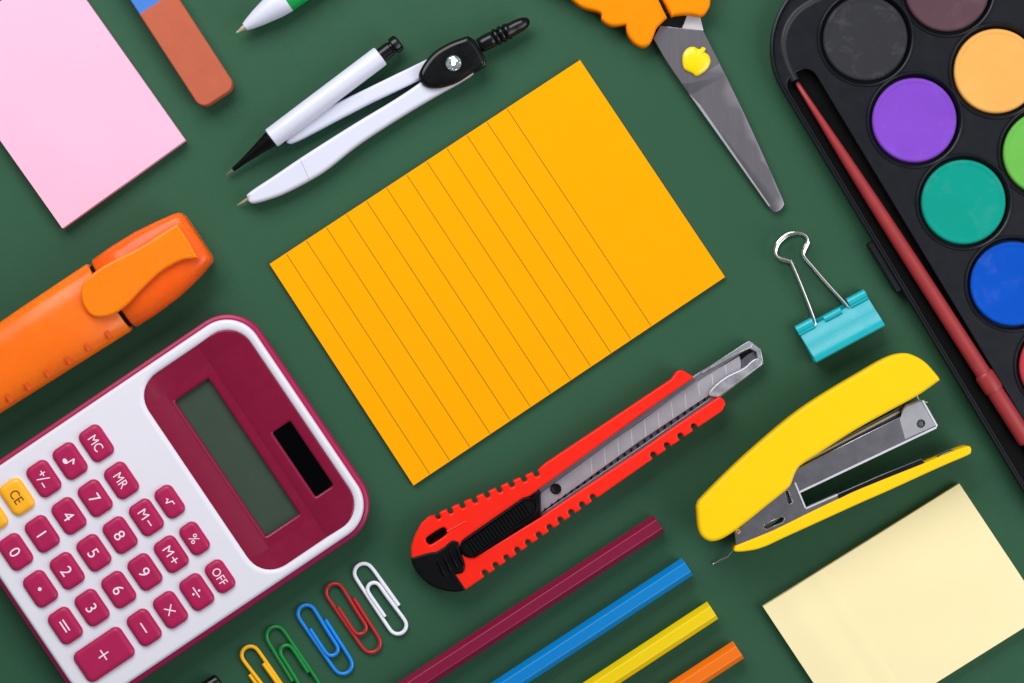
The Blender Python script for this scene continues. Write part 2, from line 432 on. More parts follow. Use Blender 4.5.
head = [(418.7, 78), (421, 68), (432.7, 52.7), (450, 42), (468, 35.6, 1), (474, 40), (481, 50), (485.8, 60.5), (484.5, 65.5, 1), (475, 71), (457, 82.6), (440, 88), (425.7, 87)]
hd = t.add('hinge_cover', plate([t.O(sm(head, 4), 22)], 6, 25, 5.5, 6), M['black'], smooth=50)
t.add('hinge_shoulder', plate([t.O([(470, 37), (475, 40), (485.5, 59), (486, 65), (476, 71.5), (471, 68)], 24)], 8, 24, 2), M['black'], parent=hd)
gm = disc(*t.L(453.5, 63, 28), [(7.9, 24), (7.9, 26.6), (7.2, 27.2), (6.8, 26.8)], 28)
t.add('stud_rim', gm, M['chrome'], parent=hd)
bm = bmesh.new(); cgx, cgy = t.L(453.5, 63, 29)
rng = [[(cgx + r * math.cos(2 * math.pi * (k + o_) / 8), cgy + r * math.sin(2 * math.pi * (k + o_) / 8), z + random.uniform(-.9, .9)) for k in range(8)] for r, z, o_ in ((6.9, 26.8, 0), (4.6, 28.6, .5), (2.6, 29.8, 0))]
loft(rng, bm)
bmesh.ops.triangulate(bm, faces=bm.faces)
t.add('crystal', bm, M['crystal'], parent=hd, smooth=1)
hp = []
for d, r in [(0, 6.6), (0.8, 7.8), (6, 8.3), (13, 8.4), (16, 8.2), (17, 7.0), (18, 8.8), (20, 9.4), (21.5, 8.6), (22.8, 7.0), (24, 8.8), (26, 9.4), (27.5, 8.6), (28.8, 7.0), (30, 8.6), (32, 9.0), (33.5, 8.2), (35, 7.6), (42, 7.4), (48, 6.8), (52, 5.8), (55, 4.0), (56.4, 1.8)]: hp.append((d, r * 0.96))
t.add('grip_handle', lathe((*t.L(479, 46), 15), (*t.L(529, 20.5), 15), hp, n=32), M['black'], smooth=50)

# ------------------------------------------------------------------ highlighter
t = Thing('highlighter', 'chunky translucent orange highlighter with a flat pocket clip', 'highlighter', (60, 320), ang=-33.3, zref=26)
def section(u, v0, v1, zt, e=3.0, n=36, zb=0.5):
    vc, hw, zc, hh = (v0 + v1) / 2, (v1 - v0) / 2, (zt + zb) / 2, (zt - zb) / 2
    lp = []
    for k in range(n):
        a = 2 * math.pi * k / n; c_, s_ = math.cos(a), math.sin(a)
        lp.append((u, vc + hw * math.copysign(abs(c_) ** (2 / e), c_), zc + hh * math.copysign(abs(s_) ** (2 / e), s_)))
    return lp
hb = t.add('body', loft([section(-430, 280, 336, 38, zb=8), section(-424, 276, 340, 44, zb=3), section(-380, 272, 344, 48), section(-226, 270.5, 345.5, 50), section(-150, 269, 347, 50.5), section(-72.5, 268.5, 348.4, 50), section(-70.8, 270, 347, 49, zb=1.5)]), M['hl'], smooth=50)
t.add('ring', loft([section(-74.5, 272.5, 344.5, 47, zb=3), section(-64, 272.5, 344.5, 47, zb=3)]), M['mblack'], smooth=50)
cp = t.add('cap', loft([section(-66.5, 270, 346.5, 49, zb=1.5), section(-64.5, 268, 348.3, 50.5), section(-40, 267.6, 348.3, 51, 3.4), section(-14, 268.6, 346.5, 51, 3.8), section(4, 271, 343.5, 50.5, 4.2), section(17, 273, 340.5, 50, 4.6), section(28, 275, 337, 49, 5), section(33, 276.5, 335.5, 47.5, 5, zb=1), section(35.3, 278.5, 333.5, 45.5, 5, zb=3), section(36.5, 282, 330, 41, 4, zb=6)]), M['hlcap'], smooth=50)
clip = [(80.3, 293), (82, 284), (88, 277), (106, 264.2), (138.5, 247.5), (160, 234), (177, 223.5, 1), (188, 240), (198, 258, 1), (190, 259), (180, 261), (161, 271.5), (142, 289), (125.6, 306), (110, 315.5), (93, 316.5), (83.5, 306)]
t.add('pocket_clip', plate([t.O(sm(clip), 57)], 49.5, 57, 2.6, 4), M['hlclip'], smooth=60)
bm = bmesh.new()
for (x, y) in [(109, 335), (88, 347.5), (69, 361), (48, 374), (28.5, 387), (10, 399)]:
    u, v = t.L(x, y, 44)
    loft([[(u - 2.2, v - 4.5, 46.0), (u + 2.2, v - 4.5, 46.0), (u + 2.2, v + 4, 42.0), (u - 2.2, v + 4, 42.0)], [(u - 2.0, v - 4.2, 47.9), (u + 2.0, v - 4.2, 47.9), (u + 2.0, v + 3.7, 45.3), (u - 2.0, v + 3.7, 45.3)]], bm)
t.add('grip_rib', bm, M['hlmark'], parent=hb)

# ------------------------------------------------------------------ calculator
t = Thing('calculator', 'white and maroon pocket calculator with amber CE key', 'calculator', (162.7, 507.7), ang=-34, zref=34)
U0, U1, V0, V1 = -329, 30.4, 380.2, 643.3
shell = t.add('back_shell', rloft(U0, U1, V0, V1, 41, [(8, 0.3), (2, 6), (0, 14), (0, 24), (1, 27), (3.5, 28), (9, 28), (11, 22)], n=12), M['shell'])
BZ = (-106.5, 16, 396.5, 628)
bm = plate([rrect(U0, U1, V0, V1, 41, 5.4, 12), rrect(*BZ, 28, 0, 10)[::-1]], 20, 35.4, 3.6, 6, hole_bev=5.6)
front = t.add('front_panel', bm, M['cwhite'], smooth=50)
bz = (-107.5, 17, 395.5, 629)
# bezel: flat dark band round the display, sloping up towards the solar strip
WIN = (-80, -39.5, 430, 593.5); SOL = (-16.5, 4.8, 511, 588.5)
bm = plate([rrect(*bz, 29, 0, 10), rrect(*WIN, 1.5, 0, 3)[::-1], rrect(*SOL, 1.5, 0, 3)[::-1]], 25, 29.6, 2.0, 5, hole_bev=3.2)
for cut in (-29.5, -28.5, -92, -84, 8, -60, 0):
    bmesh.ops.bisect_plane(bm, geom=bm.verts[:] + bm.edges[:] + bm.faces[:], plane_co=(cut, 0, 0), plane_no=(1, 0, 0))
for cut in (408, 418, 605, 617):
    bmesh.ops.bisect_plane(bm, geom=bm.verts[:] + bm.edges[:] + bm.faces[:], plane_co=(0, cut, 0), plane_no=(0, 1, 0))
for q in bm.verts:
    if q.co.z > 27:
        u_ = q.co.x
        q.co.z += (0.5 if u_ > -29 else 0) + max(0, u_ + 28.5) * 0.085 + max(0, -84 - u_) * 0.16
        q.co.z += max(0, 418 - q.co.y) * 0.13 + max(0, q.co.y - 605) * 0.13
bezel = t.add('display_bezel', bm, M['bezel'], smooth=24)
t.add('display', box(WIN[0] - 1, WIN[1] + 1, WIN[2] - 1, WIN[3] + 1, 20, 23.6, 0.2), M['lcd'])
t.add('solar_panel', box(SOL[0] - 1, SOL[1] + 1, SOL[2] - 1, SOL[3] + 1, 24.5, 28.4, 0.2), M['solar'])

def glyph(t, txt, u, v, size, z, m, parent, sx=1.0):
    """Raised lettering: reads along +v, its top towards +u."""
    fc = bpy.data.curves.new('tmp', 'FONT'); fc.body = txt; fc.size = size; fc.align_x = 'CENTER'; fc.extrude = 0.12; fc.resolution_u = 4
    ob = bpy.data.objects.new('tmp', fc); COL.objects.link(ob); bpy.context.view_layer.update()
    me = bpy.data.meshes.new_from_object(ob)
    bm = bmesh.new(); bm.from_mesh(me)
    bpy.data.objects.remove(ob); bpy.data.curves.remove(fc); bpy.data.meshes.remove(me)
    ys = [q.co.y for q in bm.verts]; xs = [q.co.x for q in bm.verts]
    cy = (min(ys) + max(ys)) / 2; cx = (min(xs) + max(xs)) / 2
    for q in bm.verts: q.co = (u + q.co.y - cy, v + (q.co.x - cx) * sx, z + q.co.z)
    return t.add('legend', bm, m, parent=parent, smooth=20)
def strokes(t, segs, u, v, wd, z, m, parent, dots=()):
    """segs in glyph space (x right = +v, y up = +u)."""
    bm = bmesh.new(); zz = z - 0.12
    for s_ in segs:
        for a, b in zip(s_, s_[1:]):
            bar((u + a[1], v + a[0]), (u + b[1], v + b[0]), wd, zz, zz + 0.25, bm, ov=wd * 0.3); zz += 0.004
    for d in dots: disc(u + d[1], v + d[0], [(d[2], z - 0.12), (d[2], z + 0.14)], 20, bm)
    return t.add('legend', bm, m, parent=parent, smooth=20)
CU = {0: -139.6, 1: -167.7, 2: -199.4, 3: -231.0, 4: -263.2, 5: -295.3}
RV = [421.5, 466.3, 510.8, 555.2, 600.8]
KT = 40.0
def keycap(u, v, hu, hv, m):
    prof = [(0.4, 33.5), (0, 35), (0, 36.6), (0.5, 38), (1.6, 39), (3.2, KT - 0.05), (6, KT)]
    return t.add('key', rloft(u - hu, u + hu, v - hv, v + hv, 7.2, prof, n=6), m, smooth=60)
keys = [('MC', 1, 0), ('note', 2, 0), ('pm', 3, 0), ('CE', 4, 0), ('C', 5, 0),
        ('MR', 1, 1), ('7', 2, 1), ('4', 3, 1), ('1', 4, 1), ('0', 5, 1),
        ('root', 0, 2), ('M-', 1, 2), ('8', 2, 2), ('5', 3, 2), ('2', 4, 2), ('dot', 5, 2),
        ('%', 0, 3), ('M+', 1, 3), ('9', 2, 3), ('6', 3, 3), ('3', 4, 3), ('=', 5, 3),
        ('OFF', 0, 4), ('div', 1, 4), ('x', 2, 4), ('-', 3, 4), ('+', 4, 4)]
for nm, cc, rr in keys:
    u, v = CU[cc], RV[rr]; am = nm in ('CE', 'C')
    hu, hv = (10.6, 16.8) if cc == 0 else (12.7, 17.7)
    if nm == '+': u = (CU[4] + CU[5]) / 2; hu = 28.3
    kc = keycap(u, v, hu, hv, M['keyy'] if am else M['key'])
    im = M['keydark'] if am else M['keyink']
    if nm == '+': kc['label'] = 'double length maroon plus key'
    if am: kc['label'] = 'amber key'
    z = KT + 0.16
    if nm == 'note':
        bm = bmesh.new(); el = [(u - 3.6 + 2.2 * math.sin(a), v - 2.4 + 3.0 * math.cos(a)) for a in [k * math.pi / 8 for k in range(16)]]
        loft([zl(el, z - .12), zl(el, z + .14)], bm)
        bar((u - 3.6, v + 0.2), (u + 5.2, v + 0.6), 1.1, z - .11, z + .15, bm); bar((u + 5.2, v + 0.4), (u + 1.4, v + 4.6), 1.7, z - .1, z + .16, bm)
        t.add('legend', bm, im, parent=kc)
    elif nm == 'pm': strokes(t, [[(-7.6, 2.4), (-2.4, 2.4)], [(-5, 5), (-5, -.2)], [(-2.6, -5.5), (2.6, 6)], [(2.8, -3.4), (7.8, -3.4)]], u, v, 1.15, z, im, kc)
    elif nm == 'root': strokes(t, [[(-4.2, -0.6), (-2.8, 0.4), (-0.6, -3.2), (1.2, 3.2), (4.6, 3.2)]], u, v, 1.15, z, im, kc)
    elif nm == 'dot': strokes(t, [], u, v, 1, z, im, kc, [(0, 0, 1.9)])
    elif nm == 'div': strokes(t, [[(-5.6, 0), (5.6, 0)]], u, v, 1.25, z, im, kc, [(0, 3.4, 1.2), (0, -3.4, 1.2)])
    elif nm == 'x': strokes(t, [[(-4, -4), (4, 4)], [(-4, 4), (4, -4)]], u, v, 1.2, z, im, kc)
    elif nm == '-': strokes(t, [[(-5.4, 0), (5.4, 0)]], u, v, 1.4, z, im, kc)
    elif nm == '=': strokes(t, [[(-6, 1.8), (6, 1.8)], [(-6, -1.8), (6, -1.8)]], u, v, 1.5, z, im, kc)
    elif nm == '+': strokes(t, [[(-5.4, 0), (5.4, 0)], [(0, -5.4), (0, 5.4)]], u, v, 1.35, z, im, kc)
    elif nm == 'M-': glyph(t, 'M', u, v - 4, 13.5, z, im, kc); strokes(t, [[(3.8, 0), (9.6, 0)]], u, v, 1.25, z, im, kc)
    elif nm == 'M+': glyph(t, 'M', u, v - 4, 13.5, z, im, kc); strokes(t, [[(3.4, 0), (10.0, 0)], [(6.7, -3.4), (6.7, 3.4)]], u, v, 1.25, z, im, kc)
    else:
        sz = {'OFF': 12.5, 'CE': 14, 'C': 14, 'MC': 13.5, 'MR': 13.5, '%': 13}.get(nm, 16.5)
        glyph(t, nm, u, v, sz, z, im, kc, sx=0.86 if nm in ('OFF', 'MR', 'MC', 'CE') else 1.0)

# ------------------------------------------------------------------ scissors
t = Thing('scissors', 'orange handled scissors with a yellow apple rivet', 'scissors', (700, 80), zref=9)
b1_ = [(653.2, 38.5, 1), (660.5, 25.5, 1), (703.5, 30.5, 1), (744, 112), (783.5, 199, 1), (784.6, 204), (781.5, 209), (776, 212), (772, 210.4), (768.5, 206.5, 1), (689, 94, 1), (668, 64)]
b2_ = [(677, 12, 1), (699, 12, 1), (703.6, 31, 1), (743, 113), (778, 199, 1), (776, 204, 1), (771, 204, 1), (700, 100), (664, 40, 1)]
def bowed(bm):
    """The blades bow gently down towards the tip."""
    d = Vector((110, 180, 0)).normalized(); o0 = Vector((675, 30, 0))
    for k in range(1, 16):
        bmesh.ops.bisect_plane(bm, geom=bm.verts[:] + bm.edges[:] + bm.faces[:], plane_co=o0 + d * (k * 13), plane_no=d)
    for q in bm.verts:
        f = max(0, (q.co - o0).dot(d)) / 205; q.co.z -= 4.4 * f * f
    return bm
bl2 = t.add('blade', bowed(plate([t.O(sm(b2_), 7)], 4.9, 7.6, 0.4)), M['steelb'])
bl1 = t.add('blade', bowed(plate([t.O(sm(b1_), 11)], 8.2, 11, 0.7, 3)), M['scis'])
t.add('handle_gap_shade', plate([t.O([(656, 34), (661, 18), (672, 8), (690, 8), (684, 24), (678, 36)], 4)], 5, 7.9, 0.4), M['black'])  # black insert stands in for the shade in the gap between the handles
edge = [(688.6, 93.2), (768.9, 205.9), (771, 206.2), (700, 104.5)]
t.add('ground_edge', bowed(plate([t.O(edge, 11)], 9, 11.2, 0.4)), M['satin'], parent=bl1)
hL = [(566, -6), (573, 0.5), (583, 7.5), (600, 12.5), (602, 20), (611.5, 25.6), (626, 24.5, 1), (627.6, 34), (634.5, 43.5), (643, 46.8), (650, 43.5), (654, 35), (657.5, 27), (667, 17.5, 1), (657, -3, 1), (640, -40), (610, -80), (560, -105), (515, -90), (510, -50), (540, -20)]
hR = [(661.5, -3, 1), (671.5, 16.3, 1), (677, 15), (690, 14.2), (702, 15.8), (708.5, 9), (710.5, 0), (708, -14), (716, -50), (712, -100), (690, -125), (662, -115), (648, -70)]
t.add('handle', plate([t.O(sm(hL), 22), t.O(sm([(545, -40), (535, -65), (560, -82), (592, -62), (605, -35), (580, -22)]), 22)[::-1]], 3, 24, 3.4, 4), M['sor'], smooth=60)
t.add('handle', plate([t.O(sm(hR), 22), t.O(sm([(667, -50), (665, -85), (680, -105), (695, -85), (697, -50), (683, -35)]), 22)[::-1]], 4, 24, 3.4, 4), M['sor'], smooth=60)
ap = [(682.7, 62.5), (683.2, 54), (688, 47.8), (694, 46.6), (698, 48.6), (701, 48.5), (702.3, 46.6), (706, 48.3), (704.8, 51.8), (709, 55.3), (710.8, 61.7), (707.5, 68.8), (701, 74), (696, 75.8), (692.5, 73.2), (688, 71.2), (684.2, 68.5)]
t.add('apple_rivet', dome(t.O(sm(ap, 4), 15), 10.5, 6.5, wall=0.4), M['apple'], smooth=60)

# ------------------------------------------------------------------ paint palette
t = Thing('paint_palette', 'black watercolour paint palette with round paint cakes', 'paint palette', (960, 230), ang=59, zref=16)
PU0, PU1, PV0, PV1 = 398, 1037, -916, -623.6
case = t.add('tray', rloft(PU0, PU1, PV0, PV1, 82, [(5, 0.2), (1, 4), (0, 10), (0, 19), (0.5, 20.6), (1.3, 21.0), (2.3, 20.6), (2.9, 19), (3.4, 15), (3.6, 3)], n=16), M['pal'])
def pan_px(c, r): return (865.8 + 49.1 * r + 82 * c, 38 + 81.9 * r - 49.2 * c)
holes = [rrect(472, 958, -661, -629.4, 13, 0, 6)[::-1]]
pans = [(c, r) for c in (0, 1) for r in range(6)]
for c, r in pans: holes.append(circle(*t.L(*pan_px(c, r)), 47, 48)[::-1])
t.add('insert', plate([rrect(PU0, PU1, PV0, PV1, 82, 3.2, 16)] + holes, 9, 15, 0.9, 2), M['pal'])
t.add('slot_floor', box(470, 960, -662, -628.2, 0.6, 3.4), M['paldeep'])
t.add('latch', rloft(*(lambda a, b: (a[0] - 1, b[0] + 1))(t.L(870, 243), t.L(903.5, 288.5)), -625, -617.2, 2.4, [(0.6, 3), (0, 4), (0, 15), (1.2, 17.5)], n=4), M['pal'])
rd = [(795, 80), (787.5, 64), (783.5, 46), (786, 29), (795, 14), (808, 4), (827, -6), (872, -33), (935, -71), (990, -104)]
t.add('rim_ridge', tube([(*t.L(x, y, 15), 11.6) for x, y in sm(rd, 6, closed=False)], 4.6, 14), M['palsoft'], smooth=70)
CC = {(0, 0): ((52, 52, 56), 'charcoal'), (0, 1): ((132, 74, 200), 'violet'), (0, 2): ((8, 154, 136), 'teal'), (0, 3): ((4, 80, 190), 'blue'), (0, 4): ((186, 60, 70), 'red'), (0, 5): ((90, 40, 50), 'wine'),
      (1, 0): ((92, 66, 74), 'brown'), (1, 1): ((242, 176, 92), 'apricot'), (1, 2): ((110, 186, 80), 'light green'), (1, 3): ((30, 110, 90), 'dark green'), (1, 4): ((240, 200, 40), 'yellow'), (1, 5): ((235, 235, 230), 'white')}
def cake_mat(nm, rgb):
    m = mat('paint_' + nm, rgb, 0.75, var=0.05, vsize=45, bump=0.5, bsize=7, spec=0.12)
    nt = m.node_tree; N = nt.nodes; L = nt.links
    b = N['Principled BSDF']; src = b.inputs['Base Color'].links[0].from_socket
    nz = N.new('ShaderNodeTexNoise'); nz.inputs['Scale'].default_value = 1 / (S * 22); nz.inputs['Detail'].default_value = 9; nz.inputs['Roughness'].default_value = 0.68; nz.inputs['Distortion'].default_value = 0.6
    L.new(N['Texture Coordinate'].outputs['Object'], nz.inputs['Vector'])
    mr = N.new('ShaderNodeMapRange'); mr.inputs[1].default_value = 0.54; mr.inputs[2].default_value = 0.75; mr.inputs[4].default_value = 0.30 if nm == 'charcoal' else 0.10
    L.new(nz.outputs[0], mr.inputs[0])
    mx = N.new('ShaderNodeMix'); mx.data_type = 'RGBA'; L.new(mr.outputs[0], mx.inputs[0]); L.new(src, mx.inputs[6])
    c = lin(rgb); mx.inputs[7].default_value = tuple(0.5 * x + 0.5 * (0.55 if nm != 'charcoal' else 0.3) for x in c[:3]) + (1,)
    L.new(mx.outputs[2], b.inputs['Base Color'])
    return m
for c, r in pans:
    cu_, cv_ = t.L(*pan_px(c, r)); rgb, nm = CC[c, r]
    cup = disc(cu_, cv_, [(46.9, 4), (47.3, 10), (48.6, 14.9), (48.8, 15.8), (48.2, 16.5), (47.2, 16.6), (46.2, 16), (44.6, 12), (44.2, 6)], 64)
    o = t.add('paint_pan', cup, M['pal'])
    ck = disc(cu_, cv_, [(42.4, 6.2), (42.4, 11.6), (41.9, 13.0), (40.8, 14.2), (38.9, 14.4), (37.6, 13.7), (36.2, 13.5), (24, 13.6), (10, 13.6)], 64)
    q = t.add('paint_cake', ck, cake_mat(nm.replace(' ', '_'), rgb), parent=o, smooth=50); q['label'] = nm + ' paint cake'

# ------------------------------------------------------------------ paint brush in the slot of the palette
t = Thing('paint_brush', 'thin red paint brush lying in the slot of the paint palette', 'paint brush', (910, 265), ang=58.4, zref=10)
p = t.L(796.5, 82); q = t.L(1027, 442)
v0_, v1_ = p[1], q[1]; uu0, uu1 = p[0], q[0]
ax0 = (p[0], p[1], 8.6); ax1 = (q[0], q[1], 12)
LL = math.dist(p, q)
t.add('handle', lathe(ax0, ax1, [(0, 1.2), (1, 2.2), (40, 3.4), (90, 5.2), (150, 6.6), (220, 7.4), (300, 7.8), (346, 8), (352, 8)], n=32), M['brushred'], smooth=50)
t.add('collar', lathe(ax0, ax1, [(346, 8.4), (348, 9.6), (350, 9.9), (364, 9.9), (366, 9.5), (368, 8.4)], n=32), M['brushred'], smooth=50)
t.add('cap_tube', lathe(ax0, ax1, [(366, 8.4), (368, 8.5), (LL - 4, 8.8), (LL - 1, 8.4), (LL, 7)], n=32), M['brushred'], smooth=50)
t.add('bristles', lathe(ax0, ax1, [(LL - 2, 5), (LL + 8, 6.4), (LL + 24, 5), (LL + 38, 0.4)], n=20), M['hair'])

# ------------------------------------------------------------------ binder clip
t = Thing('binder_clip', 'turquoise binder clip with silver wire handles', 'binder clip', (838, 326), ang=-28.3, zref=16)
o_ = t.L(796, 327); bu, bv = o_
def prof_sheet(prof, u0, u1, th=1.3):
    """Sheet metal: profile of (v, z) swept along u, with thickness."""
    inn = []
    for i, p_ in enumerate(prof):
        a = Vector(prof[max(i - 1, 0)]); b = Vector(prof[min(i + 1, len(prof) - 1)]); d = (b - a).normalized()
        inn.append((p_[0] + d.y * th, p_[1] - d.x * th))
    cl = list(prof) + inn[::-1]
    return [[(u, v, z) for v, z in cl] for u in (u0, u1)]
top = [(bv + 7 + x, 9.5 + zz) for x, zz in [(0, 0), (5, 1.6), (10, 4.0), (15, 7.4), (20, 11.0), (25, 13.8), (30.2, 15.5), (32, 15.4), (33.4, 14.2), (34, 12.4), (34, -3), (33.5, -6), (32, -7.7), (29, -8.2), (10, -8.4), (-4, -8.6)]]
bm = bmesh.new(); loft(prof_sheet(top, bu + 0.5, bu + 78), bm)
def tab(u0, u1, dv=0, r=3.6):
    lp = [(bv + 3.6 + dv + r * math.cos(a), 8.2 + dv * 0.5 + r * math.sin(a)) for a in [math.radians(x) for x in range(20, 300, 20)]]
    lp = [(bv + 9.5, 11.5)] + lp
    loft(prof_sheet(lp, u0, u1, 1.1), bm)
tab(bu - 0.5, bu + 18); tab(bu + 29, bu + 48, 3.2, 2.4); tab(bu + 58, bu + 78)
t.add('body', bm, M['cyan'], smooth=45)
wire = [(814.5, 325), (814.2, 319.5), (803, 290), (792, 264), (789, 260.5), (778.5, 257.5), (775.2, 251), (778, 242), (787, 234.5), (797, 232.4), (805, 235), (807.5, 241), (803, 253.5), (813, 267), (829, 285.5), (844, 302), (848, 307)]
w2 = sm(wire, 5, closed=False)
t.add('wire_handle', tube([(*t.L(x, y, 9.6 + 7 * min(1, max(0, (318 - y) / 80))), 9.6 + 7 * min(1, max(0, (318 - y) / 80))) for x, y in w2], 1.85), M['chrome'], smooth=80)
t.add('wire_handle', tube([(*t.L(x + 1.2, y + 2.6 + (300 - y) * -0.02, 3), 2.6 ) for x, y in w2], 1.45), M['chrome'], smooth=80)

# ------------------------------------------------------------------ utility knife
t = Thing('utility_knife', 'red snap-off utility knife with black slider and grey blade', 'knife', (580, 470), zref=20)
out = [(411.4, 556.6), (411.2, 546), (415, 534.7), (421, 523.5), (428.5, 516.8), (434.5, 515.4)]
def notch(c, e, n_in, k=1.15):
    return [(c[0] + e[0] * a * k + n_in[0] * b * k, c[1] + e[1] * a * k + n_in[1] * b * k) for a, b in
            [(-2.7, 0), (-2.2, 0.7), (-2.3, 3.4), (-1.2, 5.0), (0.8, 5.3), (2.3, 4.3), (2.5, 2.2), (2.2, 0.9), (3.0, 0)]]
for k in range(9):
    f = k / 8
    out += notch((436.5 + 98.5 * f, 513.6 - 42.5 * f), (.915, -.403), (.403, .915))
out += [(545, 463.5), (671.5, 379), (675.5, 373), (678.5, 370.5), (682.4, 370.2), (690, 374.5), (694.5, 378)]
ch_u = [(692, 378.5), (640, 415), (530, 495.5), (466, 541)]           # upper lip of the channel
ch_l = [(474, 558), (540, 517.5), (640, 451), (679, 423.6), (717, 398)]
out += ch_u + ch_l
out += [(720, 397.2), (724, 399.8), (725.5, 404), (722, 411), (698.5, 427)]
def notches_low(a, b, n_):
    r = []
    for k in range(n_):
        f = k / (n_ - 1)
        r += notch((a[0] + (b[0] - a[0]) * f, a[1] + (b[1] - a[1]) * f), (-.82, .572), (-.572, -.82))
    return r
out += notches_low((695.5, 429), (655, 457.3), 4)
out += [(647.5, 462.6), (600.5, 495.5)]
out += notches_low((594.5, 499.6), (486.5, 575.2), 11)
out += [(465.6, 589.8), (458, 591.5), (430, 580), (414, 566)]
slot = [(428.5, 544.4), (425.8, 541), (427, 537), (440.5, 528.2), (445.2, 528), (447, 531.5), (445.3, 535.4), (432.5, 544)]
knife = t.add('body', plate([t.O(out, 20), t.O(sm(slot, 3), 20)[::-1]], 3, 22, 1.3, 2), M['redp'], smooth=50)
t.add('body_liner', plate([t.O(sm([(415, 555), (419, 532), (430, 520), (462, 512), (476, 540), (470, 580), (455, 586), (425, 572)]), 6)], 1.5, 6, 1), M['mblack'])
# inner sheet of the channel
carrier = [(462, 546), (530, 499), (640, 419), (692.7, 376.5), (749, 341), (753.5, 342.6), (761, 349.3), (763.5, 363.5), (761, 366.5), (718, 398), (640, 452.5), (540, 519.5), (473, 566)]
t.add('blade_carrier', plate([t.O([(470, 556), (466, 541), (540, 486), (640, 412), (693, 375.8), (749, 341), (753.5, 342.8), (761, 349.3), (763.5, 363.8), (761, 366.5), (718, 399), (640, 453), (540, 520)], 8)], 4, 8, 0.8), M['rail'])
# blade of the knife
bldo = [(540.5, 491), (640, 421.8), (692, 384), (716, 369), (740, 356), (741, 369.5), (718, 384), (707, 396.5), (640, 440.8), (540.5, 512.5)]
bld = t.add('blade', plate([t.O(bldo, 11)], 9.6, 11, 0.25), M['blade'])
bm = bmesh.new()
for k in range(11):
    x = 590.7 + 13.45 * k; y = 456.4 - 9.25 * k
    if x > 728: break
    hgt = 16 if x < 690 else (13 - (x - 690) * 0.1)
    bar(t.L(x, y + 1, 11), t.L(x + 1.4, y + hgt + 1, 11), 0.55, 10.9, 11.12, bm)
t.add('score_mark', bm, M['score'], parent=bld)
t.add('pivot', disc(*t.L(556, 489, 13), [(5.4, 10.8), (5.4, 12.8), (4.4, 13.6), (2, 13.2)], 24), M['black'])
# perforated lower rail
bm = bmesh.new()
A_, B_ = (545, 510), (705, 399.5)
NH = 25
for k in range(NH):
    f = k / (NH - 1); x, y = A_[0] + (B_[0] - A_[0]) * f, A_[1] + (B_[1] - A_[1]) * f
    p_ = [(x - 1.7, y + 1.5), (x - 0.4, y - 1.6), (x + 0.9, y - 2.2), (x + 1.0, y - 0.2), (x - 0.2, y + 1.8)]
    loft([zl(t.O(p_, 12), 10.5), zl(t.O(p_, 12), 11.35)], bm)
t.add('rail_notch', bm, M['mblack'])
lowrail = [(540, 514.5), (640, 446.8), (708, 399.8), (711, 396), (717, 398.6), (640, 452), (540, 519.6)]
t.add('lower_rail', plate([t.O(lowrail, 12)], 8, 12, 0.5), M['rail'])
uprail = [(538, 487.5), (640, 414.4), (693, 376.5), (749, 341), (752, 345.5), (740, 354), (700, 379), (640, 421.2), (540, 494)]
t.add('upper_rail', plate([t.O(uprail, 13)], 8, 13, 0.9, 3), M['rail'])
lip = [(707.5, 396), (709, 392), (712, 388.2), (716, 384.2), (721, 380), (728, 375.3), (735, 372), (741, 369.3), (746, 366), (750, 362), (754, 359), (758, 357.8), (761.5, 358.6), (763, 361.5), (762.8, 364.5), (759, 367.8), (718, 398.2)]
t.add('rolled_lip', plate([t.O(lip, 14.5)], 8, 14.5, 1.6, 4), M['lipm'], smooth=60)
lip2 = [(700, 372.5), (745, 342.8), (749, 340.6), (753.4, 342.6), (752, 347.5), (738, 354), (716, 366), (703, 374)]
t.add('rolled_lip', plate([t.O(lip2, 14)], 8, 14, 1.3, 4), M['lipm'], smooth=60)
t.add('nose_plate', plate([t.O([(752, 343), (761, 349.4), (763.4, 362), (758, 363.5), (756, 352), (748, 348)], 13.5)], 8, 13.5, 0.8), M['lipm'])
t.add('nose_gap', plate([t.O([(740, 354.5), (752, 348.5), (754, 351), (746, 356), (741.5, 360)], 12.5)], 9, 12.5, 0.3), M['paldeep'])
# black slider track, thumb slide, tail cap
t.add('slider_track', plate([t.O(sm([(463, 547), (480, 534), (535, 494), (541, 497, 1), (541, 518, 1), (520, 531), (486, 553.5), (470, 562)]), 19)], 8, 18, 1.2), M['mblack'])
ps, pe = t.L(470.5, 547.5, 25), t.L(528, 507.5, 25)
du = Vector((pe[0] - ps[0], pe[1] - ps[1])); LS = du.length; du.normalize(); nv_ = Vector((-du.y, du.x))
an = math.degrees(math.atan2(du.y, du.x))
def cap_outline(r): return arc(pe[0], pe[1], r, an - 90, an + 90, 12) + arc(ps[0], ps[1], r, an + 90, an + 270, 12)
sl = t.add('thumb_slide', loft([zl(cap_outline(10.8), 16), zl(cap_outline(10.8), 22), zl(cap_outline(10.2), 24), zl(cap_outline(8.8), 24.8), zl(cap_outline(8), 24), zl(cap_outline(7.6), 22.8)]), M['mblack'], smooth=50)
bm = bmesh.new()
for k in range(20):
    c0 = Vector(ps) + du * (1 + (LS - 2) * k / 19)
    tube([(*(c0 - nv_ * 6.8), 24.3), (*(c0 + nv_ * 6.8), 24.3)], 0.95, 8, bm)
t.add('thumb_ridge', bm, M['mblack'], parent=sl)
cap = [(411.2, 557.8, 1), (428.5, 552.8), (436, 551.8, 1), (444, 547), (452, 540.5), (458.5, 542, 1), (465, 565), (462.8, 572.7), (455.8, 574.6, 1), (465.8, 589.6, 1), (457, 592), (442, 590), (428.5, 584), (417, 572.7), (412.2, 564)]
